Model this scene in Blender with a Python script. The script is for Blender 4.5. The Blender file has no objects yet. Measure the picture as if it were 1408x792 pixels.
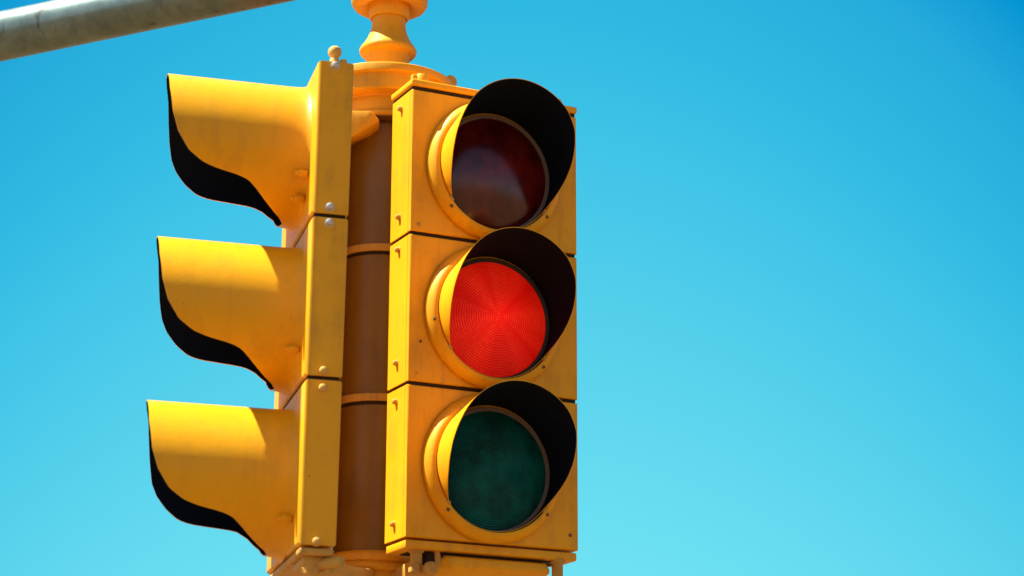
import bpy, bmesh, math, random
from mathutils import Vector, Matrix
random.seed(7)
S = bpy.context.scene
C = S.collection
R = math.radians
CAM = Vector((0, 0, 1.6))
EXPO = 1.32

# ------------------------------------------------------------------ materials
def new_mat(name):
    m = bpy.data.materials.new(name); m.use_nodes = True
    nt = m.node_tree; b = nt.nodes['Principled BSDF']
    return m, nt, b
def node(nt, t, **kw):
    n = nt.nodes.new(t)
    for k, v in kw.items():
        if k in n.inputs: n.inputs[k].default_value = v
        else: setattr(n, k, v)
    return n
def paint(name, col, rough=.42, dirt=(.30, .15, .03), dirt_amt=.45, chips=True, spec=.22, scale=1.0, chip_col=(.16, .09, .04)):
    m, nt, b = new_mat(name); L = nt.links.new
    tc = node(nt, 'ShaderNodeTexCoord')
    geo = node(nt, 'ShaderNodeNewGeometry')
    # slow fading of the paint
    n1 = node(nt, 'ShaderNodeTexNoise', Scale=4.5*scale, Detail=5.0, Roughness=.6); L(geo.outputs['Position'], n1.inputs['Vector'])
    r1 = node(nt, 'ShaderNodeMapRange'); r1.inputs['From Min'].default_value = .3; r1.inputs['From Max'].default_value = .72
    L(n1.outputs['Fac'], r1.inputs['Value'])
    mx = node(nt, 'ShaderNodeMix', data_type='RGBA')
    mx.inputs[6].default_value = (*[c*.93 for c in col], 1); mx.inputs[7].default_value = (min(1, col[0]*1.05), min(1, col[1]*1.08), col[2]*1.3, 1)
    L(r1.outputs[0], mx.inputs[0])
    # grime: vertical streaks and blotches
    mp = node(nt, 'ShaderNodeMapping'); mp.inputs['Scale'].default_value = (34*scale, 34*scale, 3.2*scale); L(geo.outputs['Position'], mp.inputs['Vector'])
    n2 = node(nt, 'ShaderNodeTexNoise', Scale=1.0, Detail=6.0, Roughness=.65); L(mp.outputs[0], n2.inputs['Vector'])
    n3 = node(nt, 'ShaderNodeTexNoise', Scale=11.0*scale, Detail=8.0, Roughness=.7); L(geo.outputs['Position'], n3.inputs['Vector'])
    mu = node(nt, 'ShaderNodeMath', operation='MULTIPLY'); L(n2.outputs['Fac'], mu.inputs[0]); L(n3.outputs['Fac'], mu.inputs[1])
    r2 = node(nt, 'ShaderNodeMapRange'); r2.inputs['From Min'].default_value = .24; r2.inputs['From Max'].default_value = .46; r2.inputs['To Max'].default_value = dirt_amt
    L(mu.outputs[0], r2.inputs['Value'])
    m2 = node(nt, 'ShaderNodeMix', data_type='RGBA'); m2.inputs[7].default_value = (*dirt, 1)
    L(mx.outputs[2], m2.inputs[6]); L(r2.outputs[0], m2.inputs[0])
    out = m2.outputs[2]
    if chips:
        v = node(nt, 'ShaderNodeTexVoronoi', Scale=38.0*scale); L(geo.outputs['Position'], v.inputs['Vector'])
        n4 = node(nt, 'ShaderNodeTexNoise', Scale=300.0, Detail=2.0); L(geo.outputs['Position'], n4.inputs['Vector'])
        # random size per cell, most cells have none
        sp = node(nt, 'ShaderNodeSeparateColor'); L(v.outputs['Color'], sp.inputs[0])
        gt = node(nt, 'ShaderNodeMapRange'); gt.inputs['From Min'].default_value = .74; gt.inputs['From Max'].default_value = 1.0; gt.inputs['To Max'].default_value = .10
        L(sp.outputs[0], gt.inputs['Value'])
        jit = node(nt, 'ShaderNodeMath', operation='MULTIPLY'); jit.inputs[1].default_value = .09; L(n4.outputs['Fac'], jit.inputs[0])
        ad = node(nt, 'ShaderNodeMath', operation='ADD'); L(v.outputs['Distance'], ad.inputs[0]); L(jit.outputs[0], ad.inputs[1])
        lt = node(nt, 'ShaderNodeMath', operation='LESS_THAN'); L(ad.outputs[0], lt.inputs[0]); L(gt.outputs[0], lt.inputs[1])
        m3 = node(nt, 'ShaderNodeMix', data_type='RGBA'); m3.inputs[7].default_value = (*chip_col, 1)
        L(out, m3.inputs[6]); L(lt.outputs[0], m3.inputs[0]); out = m3.outputs[2]
    L(out, b.inputs['Base Color'])
    r3 = node(nt, 'ShaderNodeMapRange'); r3.inputs['To Min'].default_value = rough-.07; r3.inputs['To Max'].default_value = rough+.12
    L(n3.outputs['Fac'], r3.inputs['Value']); L(r3.outputs[0], b.inputs['Roughness'])
    b.inputs['Specular IOR Level'].default_value = spec
    nb = node(nt, 'ShaderNodeTexNoise', Scale=420.0, Detail=2.0); L(geo.outputs['Position'], nb.inputs['Vector'])
    nb2 = node(nt, 'ShaderNodeTexNoise', Scale=22.0, Detail=3.0); L(geo.outputs['Position'], nb2.inputs['Vector'])
    sm = node(nt, 'ShaderNodeMath', operation='MULTIPLY_ADD'); sm.inputs[1].default_value = 3.0
    L(nb2.outputs['Fac'], sm.inputs[0]); L(nb.outputs['Fac'], sm.inputs[2])
    bp = node(nt, 'ShaderNodeBump', Strength=.16, Distance=.0012); L(sm.outputs[0], bp.inputs['Height']); L(bp.outputs[0], b.inputs['Normal'])
    return m
YEL = (.83, .37, .005)
M_yellow = paint('signal_yellow_paint', YEL)
M_visor = paint('visor_yellow_paint', (.83, .372, .005), rough=.36, dirt_amt=.28)
M_hub = paint('hub_orange_yellow_paint', (.74, .33, .010), rough=.5, dirt_amt=.42)
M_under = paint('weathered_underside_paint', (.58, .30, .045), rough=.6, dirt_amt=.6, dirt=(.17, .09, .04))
M_pole = paint('shaded_pole_paint', (.200, .098, .007), rough=.40, dirt_amt=.45, dirt=(.07, .03, .015), spec=.4)  # the post's deep shade is put into this brown
def plain(name, col, rough=.5, metal=0, spec=.5):
    m, nt, b = new_mat(name)
    geo = node(nt, 'ShaderNodeNewGeometry')
    n = node(nt, 'ShaderNodeTexNoise', Scale=60.0, Detail=4.0); nt.links.new(geo.outputs['Position'], n.inputs['Vector'])
    mx = node(nt, 'ShaderNodeMix', data_type='RGBA'); mx.inputs[6].default_value = (*[c*.75 for c in col], 1); mx.inputs[7].default_value = (*[min(1, c*1.2) for c in col], 1)
    nt.links.new(n.outputs['Fac'], mx.inputs[0]); nt.links.new(mx.outputs[2], b.inputs['Base Color'])
    b.inputs['Roughness'].default_value = rough; b.inputs['Metallic'].default_value = metal; b.inputs['Specular IOR Level'].default_value = spec
    return m
M_black = plain('matt_black_visor_lining', (.0040, .0068, .0150), .8, spec=.10)
M_gap = plain('dark_seal_and_shade', (.03, .014, .006), .8, spec=.2)  # joint seals, and painted shade in the gaps under lid and base
M_gasket = plain('tan_rubber_gasket', (.17, .11, .085), .7, spec=.2)
M_gasket_dark = plain('grey_rubber_gasket', (.05, .035, .03), .7, spec=.2)
M_bolt = plain('weathered_bolt_metal', (.62, .55, .45), .35, .55)
M_bolt_y = plain('painted_bolt', (.70, .38, .06), .5)
M_bolt_d = plain('brown_screw', (.16, .08, .025), .6)

def lens_mat(name, col, emit=None, estr=0, rough=.12, ring=85., bump=.5, spec=.35):
    m, nt, b = new_mat(name); L = nt.links.new
    tc = node(nt, 'ShaderNodeTexCoord')
    sx = node(nt, 'ShaderNodeSeparateXYZ'); L(tc.outputs['Object'], sx.inputs[0])
    cx = node(nt, 'ShaderNodeCombineXYZ'); L(sx.outputs[0], cx.inputs[0]); L(sx.outputs[2], cx.inputs[1])
    wv = node(nt, 'ShaderNodeTexWave', wave_type='RINGS', rings_direction='SPHERICAL', wave_profile='TRI')
    wv.inputs['Scale'].default_value = ring; wv.inputs['Distortion'].default_value = .7; wv.inputs['Detail'].default_value = 2; wv.inputs['Detail Scale'].default_value = 3
    L(cx.outputs[0], wv.inputs['Vector'])
    gr = node(nt, 'ShaderNodeTexGradient', gradient_type='RADIAL'); L(cx.outputs[0], gr.inputs['Vector'])
    # uneven spokes of brightness round the prism rings
    an = node(nt, 'ShaderNodeTexNoise', noise_dimensions='1D'); an.inputs['Scale'].default_value = 9.0; an.inputs['Detail'].default_value = 3; L(gr.outputs['Fac'], an.inputs['W'])
    n2 = node(nt, 'ShaderNodeTexNoise', Scale=170.0, Detail=4.0, Roughness=.7); L(tc.outputs['Object'], n2.inputs['Vector'])
    n3 = node(nt, 'ShaderNodeTexNoise', Scale=9.0, Detail=4.0); L(tc.outputs['Object'], n3.inputs['Vector'])
    n5 = node(nt, 'ShaderNodeTexNoise', Scale=13.0, Detail=5.0, Roughness=.62); L(tc.outputs['Object'], n5.inputs['Vector'])
    r5 = node(nt, 'ShaderNodeMapRange'); r5.inputs['From Min'].default_value = .36; r5.inputs['From Max'].default_value = .68; L(n5.outputs['Fac'], r5.inputs['Value'])
    m5 = node(nt, 'ShaderNodeMix', data_type='RGBA'); m5.inputs[6].default_value = (*[q*.45 for q in col], 1); m5.inputs[7].default_value = (*[q*1.45 for q in col], 1)
    L(r5.outputs[0], m5.inputs[0]); L(m5.outputs[2], b.inputs['Base Color'])
    b.inputs['Roughness'].default_value = rough
    b.inputs['Specular IOR Level'].default_value = .15 if emit else spec
    bp = node(nt, 'ShaderNodeBump', Strength=bump, Distance=.002)
    mm = node(nt, 'ShaderNodeMath', operation='MULTIPLY_ADD'); mm.inputs[1].default_value = .5; L(n2.outputs['Fac'], mm.inputs[0]); L(wv.outputs['Fac'], mm.inputs[2])
    L(mm.outputs[0], bp.inputs['Height']); L(bp.outputs[0], b.inputs['Normal'])
    if emit:
        # the lamp behind the ribbed glass: ribs, spokes and grain modulate the light it lets through
        a = node(nt, 'ShaderNodeMath', operation='MULTIPLY'); L(wv.outputs['Fac'], a.inputs[0]); L(n2.outputs['Fac'], a.inputs[1])
        r = node(nt, 'ShaderNodeMapRange'); r.inputs['From Min'].default_value = .12; r.inputs['From Max'].default_value = .62; r.inputs['To Min'].default_value = 0.; r.inputs['To Max'].default_value = 1.0; L(a.outputs[0], r.inputs['Value'])
        r2 = node(nt, 'ShaderNodeMapRange'); r2.inputs['From Min'].default_value = .3; r2.inputs['From Max'].default_value = .7; r2.inputs['To Min'].default_value = .1; r2.inputs['To Max'].default_value = 1.; L(an.outputs['Fac'], r2.inputs['Value'])
        q = node(nt, 'ShaderNodeMath', operation='MULTIPLY'); L(r.outputs[0], q.inputs[0]); L(r2.outputs[0], q.inputs[1])
        mx = node(nt, 'ShaderNodeMix', data_type='RGBA'); mx.inputs[6].default_value = (*emit[0], 1); mx.inputs[7].default_value = (*emit[1], 1)
        L(q.outputs[0], mx.inputs[0]); L(mx.outputs[2], b.inputs['Emission Color'])
        r4 = node(nt, 'ShaderNodeMapRange'); r4.inputs['From Min'].default_value = .3; r4.inputs['From Max'].default_value = .7; r4.inputs['To Min'].default_value = estr*.82; r4.inputs['To Max'].default_value = estr*1.15
        L(n3.outputs['Fac'], r4.inputs['Value']); 
        ln_ = node(nt, 'ShaderNodeVectorMath', operation='LENGTH'); L(cx.outputs[0], ln_.inputs[0])
        r6 = node(nt, 'ShaderNodeMapRange'); r6.inputs['From Max'].default_value = .14; r6.inputs['To Min'].default_value = 1.16; r6.inputs['To Max'].default_value = .62; L(ln_.outputs['Value'], r6.inputs['Value'])
        m6 = node(nt, 'ShaderNodeMath', operation='MULTIPLY'); L(r4.outputs[0], m6.inputs[0]); L(r6.outputs[0], m6.inputs[1]); L(m6.outputs[0], b.inputs['Emission Strength'])
    return m
M_lens_lit = lens_mat('lit_red_lens_glass', (.20, .003, .002), ((.52, .001, .0002), (.98, .048, .012)), 1.08/2**EXPO, rough=.5, ring=56, bump=.35)
M_lens_dark = lens_mat('unlit_dark_red_lens_glass', (.10, .006, .003), rough=.2, ring=60, bump=.03, spec=.6)
M_lens_green = lens_mat('unlit_green_lens_glass', (.0008, .085, .066), rough=.3, ring=60, bump=.6, spec=.13)
M_lens_amber = lens_mat('unlit_amber_lens_glass', (.30, .10, .005), rough=.2)

# ------------------------------------------------------------------ mesh helpers
def obj(name, bm, mats, parent=None, smooth=True, angle=35):
    bmesh.ops.recalc_face_normals(bm, faces=bm.faces)
    return link(name, bm, mats, parent, smooth, angle)
def link(name, bm, mats, parent=None, smooth=True, angle=35):
    me = bpy.data.meshes.new(name); bm.to_mesh(me); bm.free()
    for m in (mats if isinstance(mats, (list, tuple)) else [mats]): me.materials.append(m)
    if smooth:
        for p in me.polygons: p.use_smooth = True
        me.set_sharp_from_angle(angle=R(angle))
    o = bpy.data.objects.new(name, me); C.objects.link(o)
    if parent: o.parent = parent
    return o
def empty(name, label=None, cat=None, group=None):
    o = bpy.data.objects.new(name, None); C.objects.link(o); o.empty_display_size = .1
    if label: o['label'] = label
    if cat: o['category'] = cat
    if group: o['group'] = group
    return o
def box(bm, x0, x1, y0, y1, z0, z1, bev=0, seg=3, M=None, only=None):
    r = bmesh.ops.create_cube(bm, size=1)
    vs = r['verts']
    for v in vs: v.co = Vector((x0+(v.co.x+.5)*(x1-x0), y0+(v.co.y+.5)*(y1-y0), z0+(v.co.z+.5)*(z1-z0)))
    if bev:
        es = list({e for v in vs for e in v.link_edges})
        if only is not None: es = [e for e in es if all(abs(v.co.y-only) < 1e-6 for v in e.verts)]
        g = bmesh.ops.bevel(bm, geom=es, offset=bev, segments=seg, profile=.5, affect='EDGES')
        vs = list({v for f in g['faces'] for v in f.verts})
    if M is not None: bmesh.ops.transform(bm, matrix=M, verts=vs)
def frame(o, axis):
    a = Vector(axis).normalized(); t = Vector((0, 0, 1)) if abs(a.z) < .9 else Vector((1, 0, 0))
    u = a.cross(t).normalized(); v = a.cross(u)
    return Vector(o), u, v, a
def lathe(bm, prof, o=(0, 0, 0), axis=(0, 0, 1), seg=48, closed_profile=False):
    o, u, v, a = frame(o, axis); rings = []
    for r, h in prof:
        if r < 1e-6: rings.append([bm.verts.new(o+a*h)])
        else: rings.append([bm.verts.new(o+a*h+(u*math.cos(2*math.pi*i/seg)+v*math.sin(2*math.pi*i/seg))*r) for i in range(seg)])
    pairs = list(zip(rings, rings[1:]))
    if closed_profile: pairs.append((rings[-1], rings[0]))
    for A, B in pairs:
        for i in range(seg):
            j = (i+1) % seg
            if len(A) == 1 and len(B) == 1: break
            if len(A) == 1: bm.faces.new((A[0], B[i], B[j]))
            elif len(B) == 1: bm.faces.new((A[i], A[j], B[0]))
            else: bm.faces.new((A[i], A[j], B[j], B[i]))
def hull(bm, pts, bev=0):
    vs = [bm.verts.new(p) for p in pts]
    bmesh.ops.convex_hull(bm, input=vs)
    if bev:
        bmesh.ops.bevel(bm, geom=list(bm.edges), offset=bev, segments=2, profile=.5, affect='EDGES')
def bolt(parent, pos, axis, r=.0085, h=.011, mat=None, name='bolt', hexa=True):
    bm = bmesh.new(); a = Vector(axis)
    lathe(bm, [(r*1.22, 0), (r*1.22, .0012), (r*1.0, .0018)], pos, a, 20)
    if hexa: lathe(bm, [(r*.9, .0015), (r, .002), (r, h*.75), (r*.8, h), (0, h)], pos, a, 6)
    else: lathe(bm, [(r, .0015), (r, h*.55), (r*.82, h*.86), (r*.45, h), (0, h*1.03)], pos, a, 16)
    return obj(name, bm, mat or M_bolt, parent)
def interp(tab, x):
    if x <= tab[0][0]: return tab[0][1]
    for (a, b), (c, d) in zip(tab, tab[1:]):
        if x <= c: return b+(d-b)*(x-a)/(c-a)
    return tab[-1][1]
def smooth_tab(tab, x, s):
    w = [(-2, .06), (-1, .25), (0, .38), (1, .25), (2, .06)]
    if isinstance(tab, dict): return sum(k*interp(tab['far'] if x+i*s < 0 else tab['near'], abs(x+i*s)) for i, k in w)
    return sum(k*interp(tab, abs(x+i*s)) for i, k in w)
def visor_bm(tab, c0, c1, Lmax, R0, R1, flare, y0=0., n=144, m=22, smooth=2.0):
    """cut-away tube: outer skin slot 0, black lining slot 1; c0/c1 = axis (x,z) at root/mouth"""
    bm = bmesh.new()
    angs = [-180+360*i/n for i in range(n)]
    def pt(phi, w, dr):
        f = w/Lmax; r = R0+(R1-R0)*f+(flare*(1-.85*max(0, math.cos(R(phi)))**1.5)*math.exp(-w/.011) if dr == 0 else 0)+dr
        x = c0[0]+(c1[0]-c0[0])*f+r*math.sin(R(phi)); z = c0[1]+(c1[1]-c0[1])*f+r*math.cos(R(phi))
        return Vector((x, y0-w, z))
    ts = [0, .012, .028, .05, .08, .12]+[.12+.88*i/(m-6) for i in range(1, m-5)]
    O = []; I = []
    for ph in angs:
        l = smooth_tab(tab, ph, smooth)
        O.append([bm.verts.new(pt(ph, l*t, 0)) for t in ts]); I.append([bm.verts.new(pt(ph, l*t, -.0016)) for t in ts])
    k = len(ts)
    for i in range(n):
        j = (i+1) % n
        for q in range(k-1):
            bm.faces.new((O[i][q], O[i][q+1], O[j][q+1], O[j][q])).material_index = 0
            bm.faces.new((I[i][q], I[j][q], I[j][q+1], I[i][q+1])).material_index = 1
        bm.faces.new((O[i][k-1], I[i][k-1], I[j][k-1], O[j][k-1])).material_index = 0
        bm.faces.new((O[i][0], O[j][0], I[j][0], I[i][0])).material_index = 0
    bmesh.ops.recalc_face_normals(bm, faces=bm.faces)
    return bm

# ------------------------------------------------------------------ the two signal heads
H = .356
SL = .955   # the side-on head hangs a little nearer and is a little smaller
def basis_matrix(X, k, O, sc=1.):
    X = Vector(X); Z = Vector(k).normalized(); X = (X-Z*X.dot(Z)).normalized(); Y = Z.cross(X)
    M = Matrix((X, Y, Z)).transposed().to_4x4(); M = M @ Matrix.Scale(sc, 4); M.translation = Vector(O)*sc+CAM
    return M
aR, aL = .45252, .25266
W1, D1 = .43459, .12148
W2, D2 = .43288, .07937
M1 = basis_matrix((math.cos(aR), math.sin(aR), 0), (-.00951, -.00092, 1), (-.23962, 4.91613, 1.89025))
nl = Vector((math.sin(aL), -math.cos(aL), 0)); k2 = Vector((.00291, .00222, 1))
M2 = basis_matrix(nl, k2, Vector((-.42711, 4.53223, 1.80576))-nl*W2, SL)

def section(head, i, W, D, lens_material, lens_label, kind):
    z1 = -i*H; z0 = z1-H; g = .0044
    bm = bmesh.new()
    box(bm, 0, W, .0152 if kind == 'front' else .0105, D, z0+g, z1-g, .005, 3, only=D)
    sec = obj('signal_section', bm, M_yellow, head)
    if lens_label: sec['label'] = lens_label
    cx, cz = (.2105, -.181+z1) if kind == 'front' else (W/2, -.170+z1-.008*i)
    cz2 = [-.158, -.178-H, -.186-2*H][i]
    # hinged door slab with a round opening behind the lens ring
    bm = bmesh.new(); t = .0138 if kind == 'front' else .0103
    box(bm, 0, W, 0, t, z0+g, z1-g, .0045 if kind == 'front' else .0085, 4, only=0)
    obj('door', bm, M_yellow, sec)
    # raised lens ring with a shadow gap under its lip
    bm = bmesh.new(); rb = .1730
    prof = [(rb-.008, .001), (rb-.008, -.0045), (rb, -.005), (rb+.001, -.0085), (rb-.0015, -.016), (rb-.0055, -.0235), (rb-.0105, -.0295), (rb-.0145, -.032), (.1525, -.0328), (.1508, -.0315), (.1495, -.029), (.149, -.020), (.1475, .001)]
    if kind == 'side': prof = [(.1535, .001), (.1535, -.006), (.150, -.008), (.1465, -.008), (.1465, .001)]
    lathe(bm, [(r, -h) for r, h in prof], (cx, 0, cz if kind == 'front' else cz2), (0, -1, 0), 96, True)
    if kind == 'front':
        for f in bm.faces:
            if all(math.hypot(v.co.x-cx, v.co.z-cz) < .1516 for v in f.verts): f.material_index = 1
    obj('lens_ring', bm, [M_yellow, M_black], sec)
    # lens, slightly domed
    bm = bmesh.new()
    lathe(bm, [(.143, -.006)]+[(.290*math.sin(a), .290*math.cos(a)-.290+.0375) for a in [math.asin(.143/.290)*(1-q/16) for q in range(16)]]+[(0, .0375)], (0, 0, 0), (0, -1, 0), 96)
    ln = obj('lens', bm, lens_material, sec, angle=60); ln.location = (cx, 0, cz-.005 if kind == 'front' else cz2)
    bm = bmesh.new(); lathe(bm, [(.1372, .0002), (.1378, .0045), (.1405, .0065), (.1460, .0070), (.1475, .001)], (cx, 0, cz-.004 if kind == 'front' else cz2), (0, -1, 0), 96, True)
    obj('lens_gasket', bm, M_gasket_dark if (i == 1 and kind == 'front') else M_gasket, sec)
    # cut-away visor
    if kind == 'front':
        tab = [(0, .163), (50, .161), (68, .150), (80, .131), (92, .110), (105, .079), (119, .034), (126, .010), (131, .003), (180, .003)]
        vb = visor_bm(tab, (cx+.000, cz), (cx-.014, cz+(.016 if i == 0 else .012)), .163, .149, .1545, 0, y0=-.022)
    else:
        far = [(0, .3065), (15, .301), (33, .2915), (51, .285), (69, .278), (83, .270), (93, .258), (104, .236), (113, .210), (117.5, .180), (119, .130), (121, .085), (127, .060), (140, .038), (180, .032)]
        near = [(0, .3065), (25, .309), (55, .309), (80, .302), (97, .288), (111, .262), (119.5, .229), (124, .192), (127, .150), (131, .125), (139, .104), (152, .076), (168, .044), (180, .032)]
        if i == 2: far = [(a+3.0 if 80 < a < 125 else 132.5 if a == 127 else 149 if a == 140 else a, q) for a, q in far]; near = [(a-1.2 if a > 90 else a, q) for a, q in near]
        tab = {'near': near, 'far': far}
        vb = visor_bm(tab, (W/2, cz2), (W/2, cz2), .31, .1575, .1575, .013, y0=.001, n=288, smooth=1.1)
    link('visor', vb, [M_visor, M_black], sec)
    return sec, cx, cz

def head(name, M, W, D, kind, lens_mats, labels, label):
    h = empty(name, label, 'traffic light', 'traffic signal heads hung from one post')
    h.matrix_world = M
    bm = bmesh.new(); box(bm, .004, W-.004, .006, D-.006, -3*H+.006, -.006); box(bm, .003, W-.004, .003, D-.003, -.004, .0044) if kind == 'front' else None  # front head: dark strip under the lid paints in its shadow line
    obj('section_seal_and_shade', bm, M_gap, h)
    secs = []
    for i in range(3):
        s, cx, cz = section(h, i, W, D, lens_mats[i], labels[i], kind); secs.append(s)
        z1 = -i*H
        if kind == 'front':
            for zz in ((-.034, -.303) if i == 0 else (-.027, -.298) if i == 1 else (-.033, -.315)):
                bolt(s, (0, .064, z1+zz), (-1, 0, 0), .0066, .0105, M_under, hexa=False)
            # door screws and a stray hole
            bolt(s, (.022, 0, z1-.336), (0, -1, 0), .0042, .003, M_under if i == 0 else M_yellow, 'door_screw', False)
            if i == 1: bolt(s, (.030, 0, z1-.258), (0, -1, 0), .0028, .002, M_bolt_d, 'door_screw', False)
            if i == 2: bolt(s, (W-.022, 0, z1-.318), (0, -1, 0), .0035, .003, M_bolt_d, 'door_screw', False)
            for ang in (-132, 128) if i != 1 else (-100, 133):
                bolt(s, (cx+.162*math.sin(R(ang)), -.0302, cz+.162*math.cos(R(ang))), (0, -1, 0), .0036, .003, M_bolt_d, 'ring_screw', False)
            # clip that ends the visor's cut edge
            for ang in (-127, 127):
                bm = bmesh.new(); q = Matrix.Translation((cx+.1515*math.sin(R(ang)), -.032, cz+.1515*math.cos(R(ang)))) @ Matrix.Rotation(-R(ang), 4, 'Y').inverted()
                box(bm, -.006, .006, -.004, .004, -.003, .003, .001, 2, q); obj('visor_clip', bm, M_under, s)
        else:
            dz = ((-.014, -.337), (-.0165, -.341), (-.0225, -.345))[i]
            for q, zz in enumerate(dz):
                mat = M_bolt if (i == 0 or (i == 1 and q == 0)) else M_bolt_y
                bolt(s, (W, .0375, z1+zz), (1, 0, 0), .0085, .012, mat, hexa=False)
            # visor fixing ears at the root, lower near side
            for ang in (118, 138) if i == 0 else (128,):
                bm = bmesh.new(); rr = .168
                q = Matrix.Translation((cx+rr*math.sin(R(ang)), -.012, cz+.006+rr*math.cos(R(ang)))) @ Matrix.Rotation(R(ang-90), 4, 'Y')
                box(bm, -.009, .011, -.012, .010, -.0075, .0075, .003, 2, q)
                lathe(bm, [(0, 0), (.005, 0), (.005, .007), (.003, .009), (0, .009)], q @ Vector((.004, -.011, 0)), (0, -1, 0), 12)
                obj('visor_lug', bm, M_visor, s)
    return h, secs

h1, s1 = head('traffic_signal', M1, W1, D1, 'front', [M_lens_dark, M_lens_lit, M_lens_green],
    ['top section with a dark unlit red lens', 'middle section with its bright red lens lit', 'bottom section with a dark unlit green lens'],
    'yellow traffic signal head with dark red, lit red and green lenses facing the viewer')
h2, s2 = head('traffic_signal', M2, W2, D2, 'side', [M_lens_dark, M_lens_amber, M_lens_green], [None]*3,
    'yellow traffic signal head turned left, seen side on with three long hooded visors')

# top cap of the front head, with its bosses
bm = bmesh.new(); box(bm, -.003, W1+.001, -.003, D1+.002, .0045, .021, .004, 3)
cap = obj('top_cap', bm, M_yellow, h1)
for u, y, r, hh in ((.036, .03, .0165, .027), (W1-.043, .03, .0165, .025), (W1-.012, .10, .011, .014)):
    bm = bmesh.new(); lathe(bm, [(r*1.25, .018), (r*1.1, .024), (r, .026), (r, .018+hh*.8), (r*.85, .018+hh), (0, .018+hh)], (u, y, 0), (0, 0, 1), 24); obj('boss', bm, M_yellow, cap)
bm = bmesh.new(); box(bm, .002, .016, .006, .020, .019, .036, .004, 3); obj('boss', bm, M_yellow, cap)
# underside of the front head
bm = bmesh.new(); box(bm, .003, W1-.001, .006, D1-.004, -3*H-.020, -3*H-.0005, .004, 2)
base = obj('bottom_plate', bm, M_yellow, h1)
bm = bmesh.new(); box(bm, .03, W1-.03, .03, D1-.02, -3*H-.0225, -3*H-.0215); box(bm, .062, W1-.08, .022, D1-.01, -3*H-.050, -3*H-.0225, .003, 2); obj('base_gap_shade', bm, M_gap, base)  # dark fill: shade of the hollow under the head, put in as colour
def post(u, y, r, ln, mat, nut=True):
    bm = bmesh.new(); zt = -3*H-.018
    lathe(bm, [(r*1.35, 0), (r*1.35, .006), (r, .009), (r, ln), (r*.9, ln+.002), (0, ln+.002)], (u, y, zt), (0, 0, -1), 24)
    p = obj('fixing_post', bm, mat, base)
    if nut:
        bm = bmesh.new(); lathe(bm, [(r*1.1, ln), (r*1.25, ln+.004), (r*1.25, ln+.017), (r*.9, ln+.022), (0, ln+.022)], (u, y, zt), (0, 0, -1), 6)
        obj('nut', bm, M_under, p)
post(.040, .030, .0135, .034, M_under); post(W1-.045, .020, .0130, .040, M_under, False)
bm = bmesh.new()
z = -3*H
hull(bm, [(.105, .006, z-.033), (.350, .006, z-.033), (.120, .004, z-.055), (.366, .004, z-.050), (.366, .09, z-.0235), (.105, .09, z-.0235), (.105, .035, z-.0235), (.366, .035, z-.0235), (.075, .06, z-.062), (.120, .05, z-.080), (.350, .05, z-.078)], .003)
wg = obj('wiring_cover', bm, M_yellow, base)
bm = bmesh.new(); lathe(bm, [(0, 0), (.010, 0), (.010, .030), (.006, .034), (0, .034)], (.088, .03, z-.020), (.1, -.1, -1), 16)
lathe(bm, [(0, 0), (.007, 0), (.007, .05), (0, .05)], (.068, .034, z-.055), (.9, -.2, .45), 12)
obj('latch', bm, M_under, base)
bm = bmesh.new(); lathe(bm, [(0, 0), (.0125, 0), (.0155, .006), (.0155, .018), (.010, .024), (0, .024)], (.060, .012, z-.062), (.2, -1, -.1), 14); obj('wing_nut', bm, M_under, base)

# side head: top stud, underside frame and clamp
bm = bmesh.new(); lathe(bm, [(.010, -.004), (.010, .006), (.0085, .009), (.0125, .014), (.0155, .022), (.0135, .030), (.007, .035), (0, .036)], (W2-.012, .0375, 0), (0, 0, 1), 20)
obj('top_stud', bm, M_bolt_y, h2)
bm = bmesh.new(); lathe(bm, [(.009, -.004), (.009, .004), (.007, .008), (0, .009)], (W2-.016, .058, 0), (0, 0, 1), 16); obj('top_bolt', bm, M_bolt_y, h2)
bm = bmesh.new(); box(bm, .006, W2-.004, .004, D2-.003, z-.016, z-.0005, .005, 3); b2 = obj('bottom_plate', bm, M_under, h2)
bm = bmesh.new(); box(bm, W2-.150, W2-.020, .014, .066, z-.034, z-.015, .006, 2); box(bm, W2-.09, W2-.03, .026, .056, z-.052, z-.030, .006, 2); cl = obj('clamp', bm, M_under, b2)
for (u, y, zz, ax, r, ln) in ((W2-.062, .03, -.036, (.9, .2, -.1), .017, .04), (W2-.030, .05, -.030, (.6, .8, .05), .012, .055), (W2-.11, .04, -.042, (1, 0, -.1), .012, .03), (W2-.028, .068, -.022, (0, 0, -1), .009, .03)):
    bm = bmesh.new(); lathe(bm, [(0, 0), (r*.85, 0), (r, .003), (r, ln-.003), (r*.8, ln), (0, ln)], (u, y, z+zz), ax, 10); obj('bolt', bm, M_under, cl)

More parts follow.
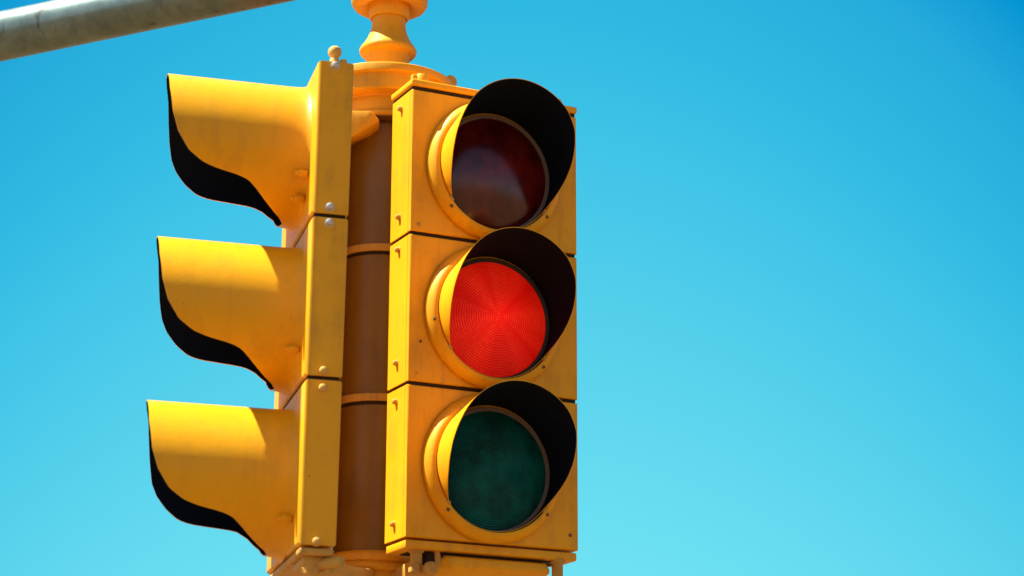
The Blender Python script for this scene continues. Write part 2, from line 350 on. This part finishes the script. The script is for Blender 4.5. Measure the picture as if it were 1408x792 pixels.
# ------------------------------------------------------------------ hanging post between the heads
AX, AY = -.317, 5.2
hang = empty('signal_post', 'orange-yellow ribbed post and flanged hub that carries both signal heads', 'signal post')
hang.location = (AX, AY, CAM.z)
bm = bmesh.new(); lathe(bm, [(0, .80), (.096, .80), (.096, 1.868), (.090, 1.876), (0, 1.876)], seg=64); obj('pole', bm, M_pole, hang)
for zz in (1.553, 1.186):
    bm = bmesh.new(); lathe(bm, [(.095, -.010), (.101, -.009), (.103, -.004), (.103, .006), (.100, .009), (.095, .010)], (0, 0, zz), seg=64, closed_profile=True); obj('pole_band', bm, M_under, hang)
    bm = bmesh.new(); lathe(bm, [(.0945, -.018), (.0975, -.018), (.0975, -.010), (.0945, -.010)], (0, 0, zz), seg=64, closed_profile=True); obj('band_seal', bm, M_gap, hang)
bm = bmesh.new()
lathe(bm, [(0, 2.0015), (.100, 2.0015), (.164, 2.0005), (.168, 1.998), (.169, 1.995), (.168, 1.981), (.164, 1.978), (.156, 1.977), (.155, 1.942), (.151, 1.937), (.122, 1.936), (.121, 1.930), (.1235, 1.926), (.124, 1.894), (.122, 1.891), (.134, 1.888), (.135, 1.880), (.131, 1.877), (0, 1.877)], seg=96)
obj('hub', bm, M_hub, hang)
bm = bmesh.new(); lathe(bm, [(.097, 1.8765), (.129, 1.8765), (.129, 1.8745), (.097, 1.8745)], seg=96, closed_profile=True); obj('hub_shade_disc', bm, M_pole, hang)  # added dark disc standing in for the shade under the hub
bm = bmesh.new()
lathe(bm, [(.056, 1.999), (.056, 2.004), (.053, 2.008), (.053, 2.074), (.056, 2.079), (.066, 2.081), (.0705, 2.086), (.0715, 2.093), (.068, 2.100), (.061, 2.109), (.053, 2.123), (.0465, 2.139), (.043, 2.154), (.042, 2.172), (.042, 2.206)], seg=64); obj('neck', bm, M_hub, hang)
bm = bmesh.new()
lathe(bm, [(.042, 2.180), (.047, 2.177), (.050, 2.181), (.051, 2.200), (.052, 2.222)], seg=64)
obj('collar', bm, M_hub, hang)
bm = bmesh.new()
lathe(bm, [(.050, 2.216), (.066, 2.206), (.078, 2.205), (.090, 2.210), (.0955, 2.219), (.0965, 2.236), (.092, 2.250), (.075, 2.258), (.050, 2.262)], seg=64); obj('clamp_nut', bm, M_hub, hang)
bm = bmesh.new(); lathe(bm, [(.045, 2.245), (.045, 2.300), (.062, 2.305), (.062, 2.322), (.02, 2.322)], seg=48); obj('hanger_stem', bm, M_hub, hang)
# bolt head seen past the disc edge
bm = bmesh.new(); lathe(bm, [(0, -.004), (.0155, -.004), (.0155, .002), (.0135, .0045), (0, .0055)], (.160, -.01, 2.012), (.55, -.8, .1), 20); lathe(bm, [(0, 0), (.006, 0), (.006, .02), (0, .02)], (.160, -.01, 2.012), (-.55, .8, -.1), 10); obj('disc_bolt', bm, M_under, hang)
# arms to the two heads (top and bottom)
def arm(pts, mat, bev=.004, name='bracket_arm'):
    bm = bmesh.new(); hull(bm, [Vector(p)-Vector((AX, AY, 0)) for p in pts], bev); return obj(name, bm, mat, hang)
arm([(-.455, 5.03, 1.872), (-.343, 5.03, 1.872), (-.455, 5.03, 1.775), (-.383, 5.03, 1.806), (-.322, 5.04, 1.851), (-.355, 5.03, 1.848), (-.455, 5.15, 1.874), (-.330, 5.15, 1.874), (-.455, 5.15, 1.80), (-.330, 5.15, 1.852)], M_hub)
arm([(-.475, 5.10, .90), (-.445, 5.10, .90), (-.475, 5.10, .98), (-.445, 5.10, .98), (-.455, 4.70, .90), (-.425, 4.70, .90), (-.455, 4.70, .98), (-.425, 4.70, .98)], M_hub)
arm([(-.28, 5.14, 1.84), (-.20, 5.14, 1.84), (-.28, 5.14, 1.8745), (-.20, 5.14, 1.8745), (-.265, 5.055, 1.84), (-.215, 5.085, 1.84), (-.265, 5.055, 1.8745), (-.215, 5.085, 1.8745)], M_hub)
# added tall plate, unseen behind the side head, keeps sun off the post
bm = bmesh.new(); box(bm, -.142, -.132, -.173, .15, .66, 1.876, .003, 2); box(bm, -.132, -.07, -.006, .006, .90, 1.74, .002, 2); obj('sun_block_plate', bm, M_hub, hang)
# lower flange and bowl
bm = bmesh.new()
lathe(bm, [(.085, .829), (.100, .824), (.115, .818), (.124, .811), (.126, .806), (.126, .799), (.122, .796), (.124, .792), (.131, .789), (.132, .782), (.128, .777), (.116, .775), (.117, .765), (.115, .735), (.100, .700), (.070, .672), (.035, .66), (0, .66)], seg=96)
low = obj('lower_flange', bm, M_hub, hang)
for a in (-118, -62):
    bm = bmesh.new(); p = Vector((.119*math.cos(R(a)), .119*math.sin(R(a)), .768)); box(bm, p.x-.006, p.x+.006, p.y-.006, p.y+.006, .759, .776, .002, 2); obj('flange_lug', bm, M_under, low)
arm([(-.40, 5.15, .74), (-.40, 5.15, .78), (-.30, 5.10, .74), (-.30, 5.10, .78), (-.49, 4.86, .715), (-.49, 4.86, .732), (-.385, 4.70, .715), (-.385, 4.70, .732)], M_under)
arm([(-.29, 5.15, .73), (-.29, 5.15, .775), (-.22, 5.17, .73), (-.22, 5.17, .775), (-.215, 5.00, .76), (-.215, 5.00, .79), (-.13, 5.07, .76), (-.13, 5.07, .79)], M_under)

# ------------------------------------------------------------------ street mast with its arm over the signals
def galv(name):
    m, nt, b = new_mat(name); L = nt.links.new
    geo = node(nt, 'ShaderNodeNewGeometry')
    n1 = node(nt, 'ShaderNodeTexNoise', Scale=14.0, Detail=8.0, Roughness=.65); L(geo.outputs['Position'], n1.inputs['Vector'])
    v = node(nt, 'ShaderNodeTexVoronoi', Scale=70.0); L(geo.outputs['Position'], v.inputs['Vector'])
    cr = node(nt, 'ShaderNodeValToRGB'); L(n1.outputs['Fac'], cr.inputs[0])
    e = cr.color_ramp.elements; e[0].position = .25; e[0].color = (.085, .125, .115, 1); e[1].position = .62; e[1].color = (.18, .255, .235, 1)
    # rust stains along the run of the arm near its clamp
    sx = node(nt, 'ShaderNodeSeparateXYZ'); L(geo.outputs['Position'], sx.inputs[0])
    ru = node(nt, 'ShaderNodeMapRange'); ru.inputs['From Min'].default_value = -.95; ru.inputs['From Max'].default_value = -.55; L(sx.outputs[0], ru.inputs['Value'])
    n2 = node(nt, 'ShaderNodeTexNoise', Scale=8.0, Detail=6.0); L(geo.outputs['Position'], n2.inputs['Vector'])
    rr = node(nt, 'ShaderNodeMapRange'); rr.inputs['From Min'].default_value = .35; rr.inputs['From Max'].default_value = .6; rr.inputs['To Max'].default_value = .8; L(n2.outputs['Fac'], rr.inputs['Value'])
    mu = node(nt, 'ShaderNodeMath', operation='MULTIPLY'); L(ru.outputs[0], mu.inputs[0]); L(rr.outputs[0], mu.inputs[1])
    mx = node(nt, 'ShaderNodeMix', data_type='RGBA'); mx.inputs[7].default_value = (.22, .10, .03, 1); L(cr.outputs[0], mx.inputs[6]); L(mu.outputs[0], mx.inputs[0])
    # dark drip marks and knocks
    mp = node(nt, 'ShaderNodeMapping'); mp.inputs['Scale'].default_value = (26, 26, 7); L(geo.outputs['Position'], mp.inputs['Vector'])
    n3 = node(nt, 'ShaderNodeTexNoise', Scale=1.0, Detail=3.0); L(mp.outputs[0], n3.inputs['Vector'])
    dr = node(nt, 'ShaderNodeMapRange'); dr.inputs['From Min'].default_value = .63; dr.inputs['From Max'].default_value = .72; dr.inputs['To Max'].default_value = .7; L(n3.outputs['Fac'], dr.inputs['Value'])
    m2 = node(nt, 'ShaderNodeMix', data_type='RGBA'); m2.inputs[7].default_value = (.06, .055, .045, 1); L(mx.outputs[2], m2.inputs[6]); L(dr.outputs[0], m2.inputs[0])
    L(m2.outputs[2], b.inputs['Base Color']); b.inputs['Roughness'].default_value = .38; b.inputs['Metallic'].default_value = .6
    bp = node(nt, 'ShaderNodeBump', Strength=.2, Distance=.002); L(n1.outputs['Fac'], bp.inputs['Height']); L(bp.outputs[0], b.inputs['Normal'])
    return m
M_galv = galv('weathered_grey_steel')
adir = Vector((-.88755, .46070, 0)); ac = Vector((-.318, 5.2, 2.354))
mast = empty('mast_arm', 'grey weathered steel arm crossing the upper left corner above the signals', 'mast arm')
foot = ac+adir*4.2; mast.location = (foot.x, foot.y, 0)
off = Vector((foot.x, foot.y, 0))
bm = bmesh.new(); a0 = ac-adir*.75+CAM*1
rad = lambda s: .060+.004*s
prof = [(0, 0), (.045, 0), (rad(0), .012)]+[(rad(s*.5), .012+s*.49) for s in range(1, 10)]+[(rad(4.9), 4.95)]
lathe(bm, prof, a0-off, adir, 64); obj('arm', bm, M_galv, mast)
bm = bmesh.new(); lathe(bm, [(.26, 0), (.26, .03), (.13, .03), (.125, .05), (.095, ac.z+1.6+.35), (.07, ac.z+1.6+.39), (0, ac.z+1.6+.41)], seg=48); obj('mast', bm, M_galv, mast)
bm = bmesh.new(); lathe(bm, [(.066, -.055), (.073, -.052), (.073, .052), (.066, .055)], ac+CAM-off, adir, 48, True); box(bm, ac.x-off.x-.055, ac.x-off.x+.055, ac.y-off.y-.055, ac.y-off.y+.055, ac.z+1.6-.095, ac.z+1.6-.062, .006, 2); obj('arm_clamp', bm, M_galv, mast)

# ------------------------------------------------------------------ ground (below the frame; it throws warm light up)
bm = bmesh.new(); bmesh.ops.create_grid(bm, x_segments=8, y_segments=8, size=1500)
m, nt, b = new_mat('dusty_pale_paving'); L = nt.links.new
geo = node(nt, 'ShaderNodeNewGeometry')
n1 = node(nt, 'ShaderNodeTexNoise', Scale=.6, Detail=9.0, Roughness=.65); L(geo.outputs['Position'], n1.inputs['Vector'])
cr = node(nt, 'ShaderNodeValToRGB'); L(n1.outputs['Fac'], cr.inputs[0]); e = cr.color_ramp.elements
e[0].position = .3; e[0].color = (.095, .050, .018, 1); e[1].position = .7; e[1].color = (.175, .092, .034, 1)
L(cr.outputs[0], b.inputs['Base Color']); b.inputs['Roughness'].default_value = .9
g = obj('ground', bm, m, smooth=False); g['kind'] = 'structure'

# ------------------------------------------------------------------ sky, sun
SUN_EL = 60
SUN_AZ = 6   # degrees from straight left towards the camera
sd = Vector((-math.cos(R(SUN_AZ)), -math.sin(R(SUN_AZ)), 0))
sun_dir = Vector((sd.x*math.cos(R(SUN_EL)), sd.y*math.cos(R(SUN_EL)), math.sin(R(SUN_EL))))
w = bpy.data.worlds.new('World'); S.world = w; w.use_nodes = True
nt = w.node_tree; L = nt.links.new; bg = nt.nodes['Background']; bg.inputs['Strength'].default_value = .058
sky = node(nt, 'ShaderNodeTexSky', sky_type='NISHITA', sun_disc=False, sun_elevation=R(SUN_EL), sun_rotation=math.atan2(sun_dir.x, sun_dir.y), altitude=200., air_density=1.0, dust_density=1.2, ozone_density=1.0)
tc = node(nt, 'ShaderNodeTexCoord'); sx = node(nt, 'ShaderNodeSeparateXYZ'); L(tc.outputs['Generated'], sx.inputs[0])
def mth(op, a, b=None, c=None):
    n = nt.nodes.new('ShaderNodeMath'); n.operation = op
    for i, v in enumerate((a, b, c)):
        if v is None: continue
        if isinstance(v, (int, float)): n.inputs[i].default_value = v
        else: L(v, n.inputs[i])
    return n.outputs[0]
# clear-sky colour of the part of the sky opposite the haze: deepens with height and away from the bright axis
t = mth('MULTIPLY_ADD', sx.outputs[2], 1/.24, -.15/.24)
x2 = mth('MULTIPLY', sx.outputs[0], sx.outputs[0])
t = mth('ADD', t, mth('ADD', mth('MULTIPLY', sx.outputs[0], .10), mth('MULTIPLY', x2, 9.0)))
t = mth('DIVIDE', t, 1.45)
cr = node(nt, 'ShaderNodeValToRGB'); L(t, cr.inputs[0])
def lin(c): return tuple(((x/255/12.92) if x/255 <= .04045 else ((x/255+.055)/1.055)**2.4) for x in c)
stops = [(0, (112, 227, 244)), (.32, (86, 208, 236)), (.52, (66, 197, 232)), (.69, (47, 185, 226)), (.86, (38, 172, 220)), (1.0, (0, 148, 212))]
els = cr.color_ramp.elements
while len(els) < len(stops): els.new(.5)
for el, (pz, c) in zip(els, stops):
    el.position = pz; el.color = (*lin(c), 1)
mult = node(nt, 'ShaderNodeVectorMath', operation='SCALE'); L(cr.outputs[0], mult.inputs[0]); mult.inputs['Scale'].default_value = 1/(2**EXPO)/.058
# how far the direction lies from the clear quarter of the sky
dp = node(nt, 'ShaderNodeVectorMath', operation='DOT_PRODUCT'); L(tc.outputs['Generated'], dp.inputs[0]); dp.inputs[1].default_value = (0, math.cos(R(16)), math.sin(R(16)))
mr = node(nt, 'ShaderNodeMapRange', interpolation_type='SMOOTHSTEP'); mr.inputs['From Min'].default_value = .55; mr.inputs['From Max'].default_value = .90; L(dp.outputs['Value'], mr.inputs['Value'])
mx = node(nt, 'ShaderNodeMix', data_type='RGBA'); L(mr.outputs[0], mx.inputs[0]); L(sky.outputs[0], mx.inputs[6]); L(mult.outputs[0], mx.inputs[7])
L(mx.outputs[2], bg.inputs['Color'])

sl = bpy.data.lights.new('sun', 'SUN'); sl.energy = 5.0; sl.angle = R(.5); sl.color = (1, .98, .86)
so = bpy.data.objects.new('sun', sl); C.objects.link(so); so.rotation_euler = sun_dir.to_track_quat('Z', 'Y').to_euler(); so.location = sun_dir*30

# ------------------------------------------------------------------ camera
cd = bpy.data.cameras.new('camera'); cam = bpy.data.objects.new('camera', cd); C.objects.link(cam)
th, roll = .27781, -.01318
r0 = Vector((1, 0, 0)); u0 = Vector((0, -math.sin(th), math.cos(th))); fw = Vector((0, math.cos(th), math.sin(th)))
c, s = math.cos(roll), math.sin(roll)
rt = r0*c-u0*s; up = r0*s+u0*c
Mc = Matrix((rt, up, -fw)).transposed().to_4x4(); Mc.translation = CAM; cam.matrix_world = Mc
cd.sensor_width = 36; cd.lens = 3071.13/1408*36; cd.clip_end = 5000; cd.clip_start = .05
cd.dof.use_dof = True; cd.dof.focus_distance = 5.2; cd.dof.aperture_fstop = 4.0
S.camera = cam
S.view_settings.view_transform = 'Standard'; S.view_settings.look = 'None'; S.view_settings.gamma = 1; S.view_settings.exposure = EXPO
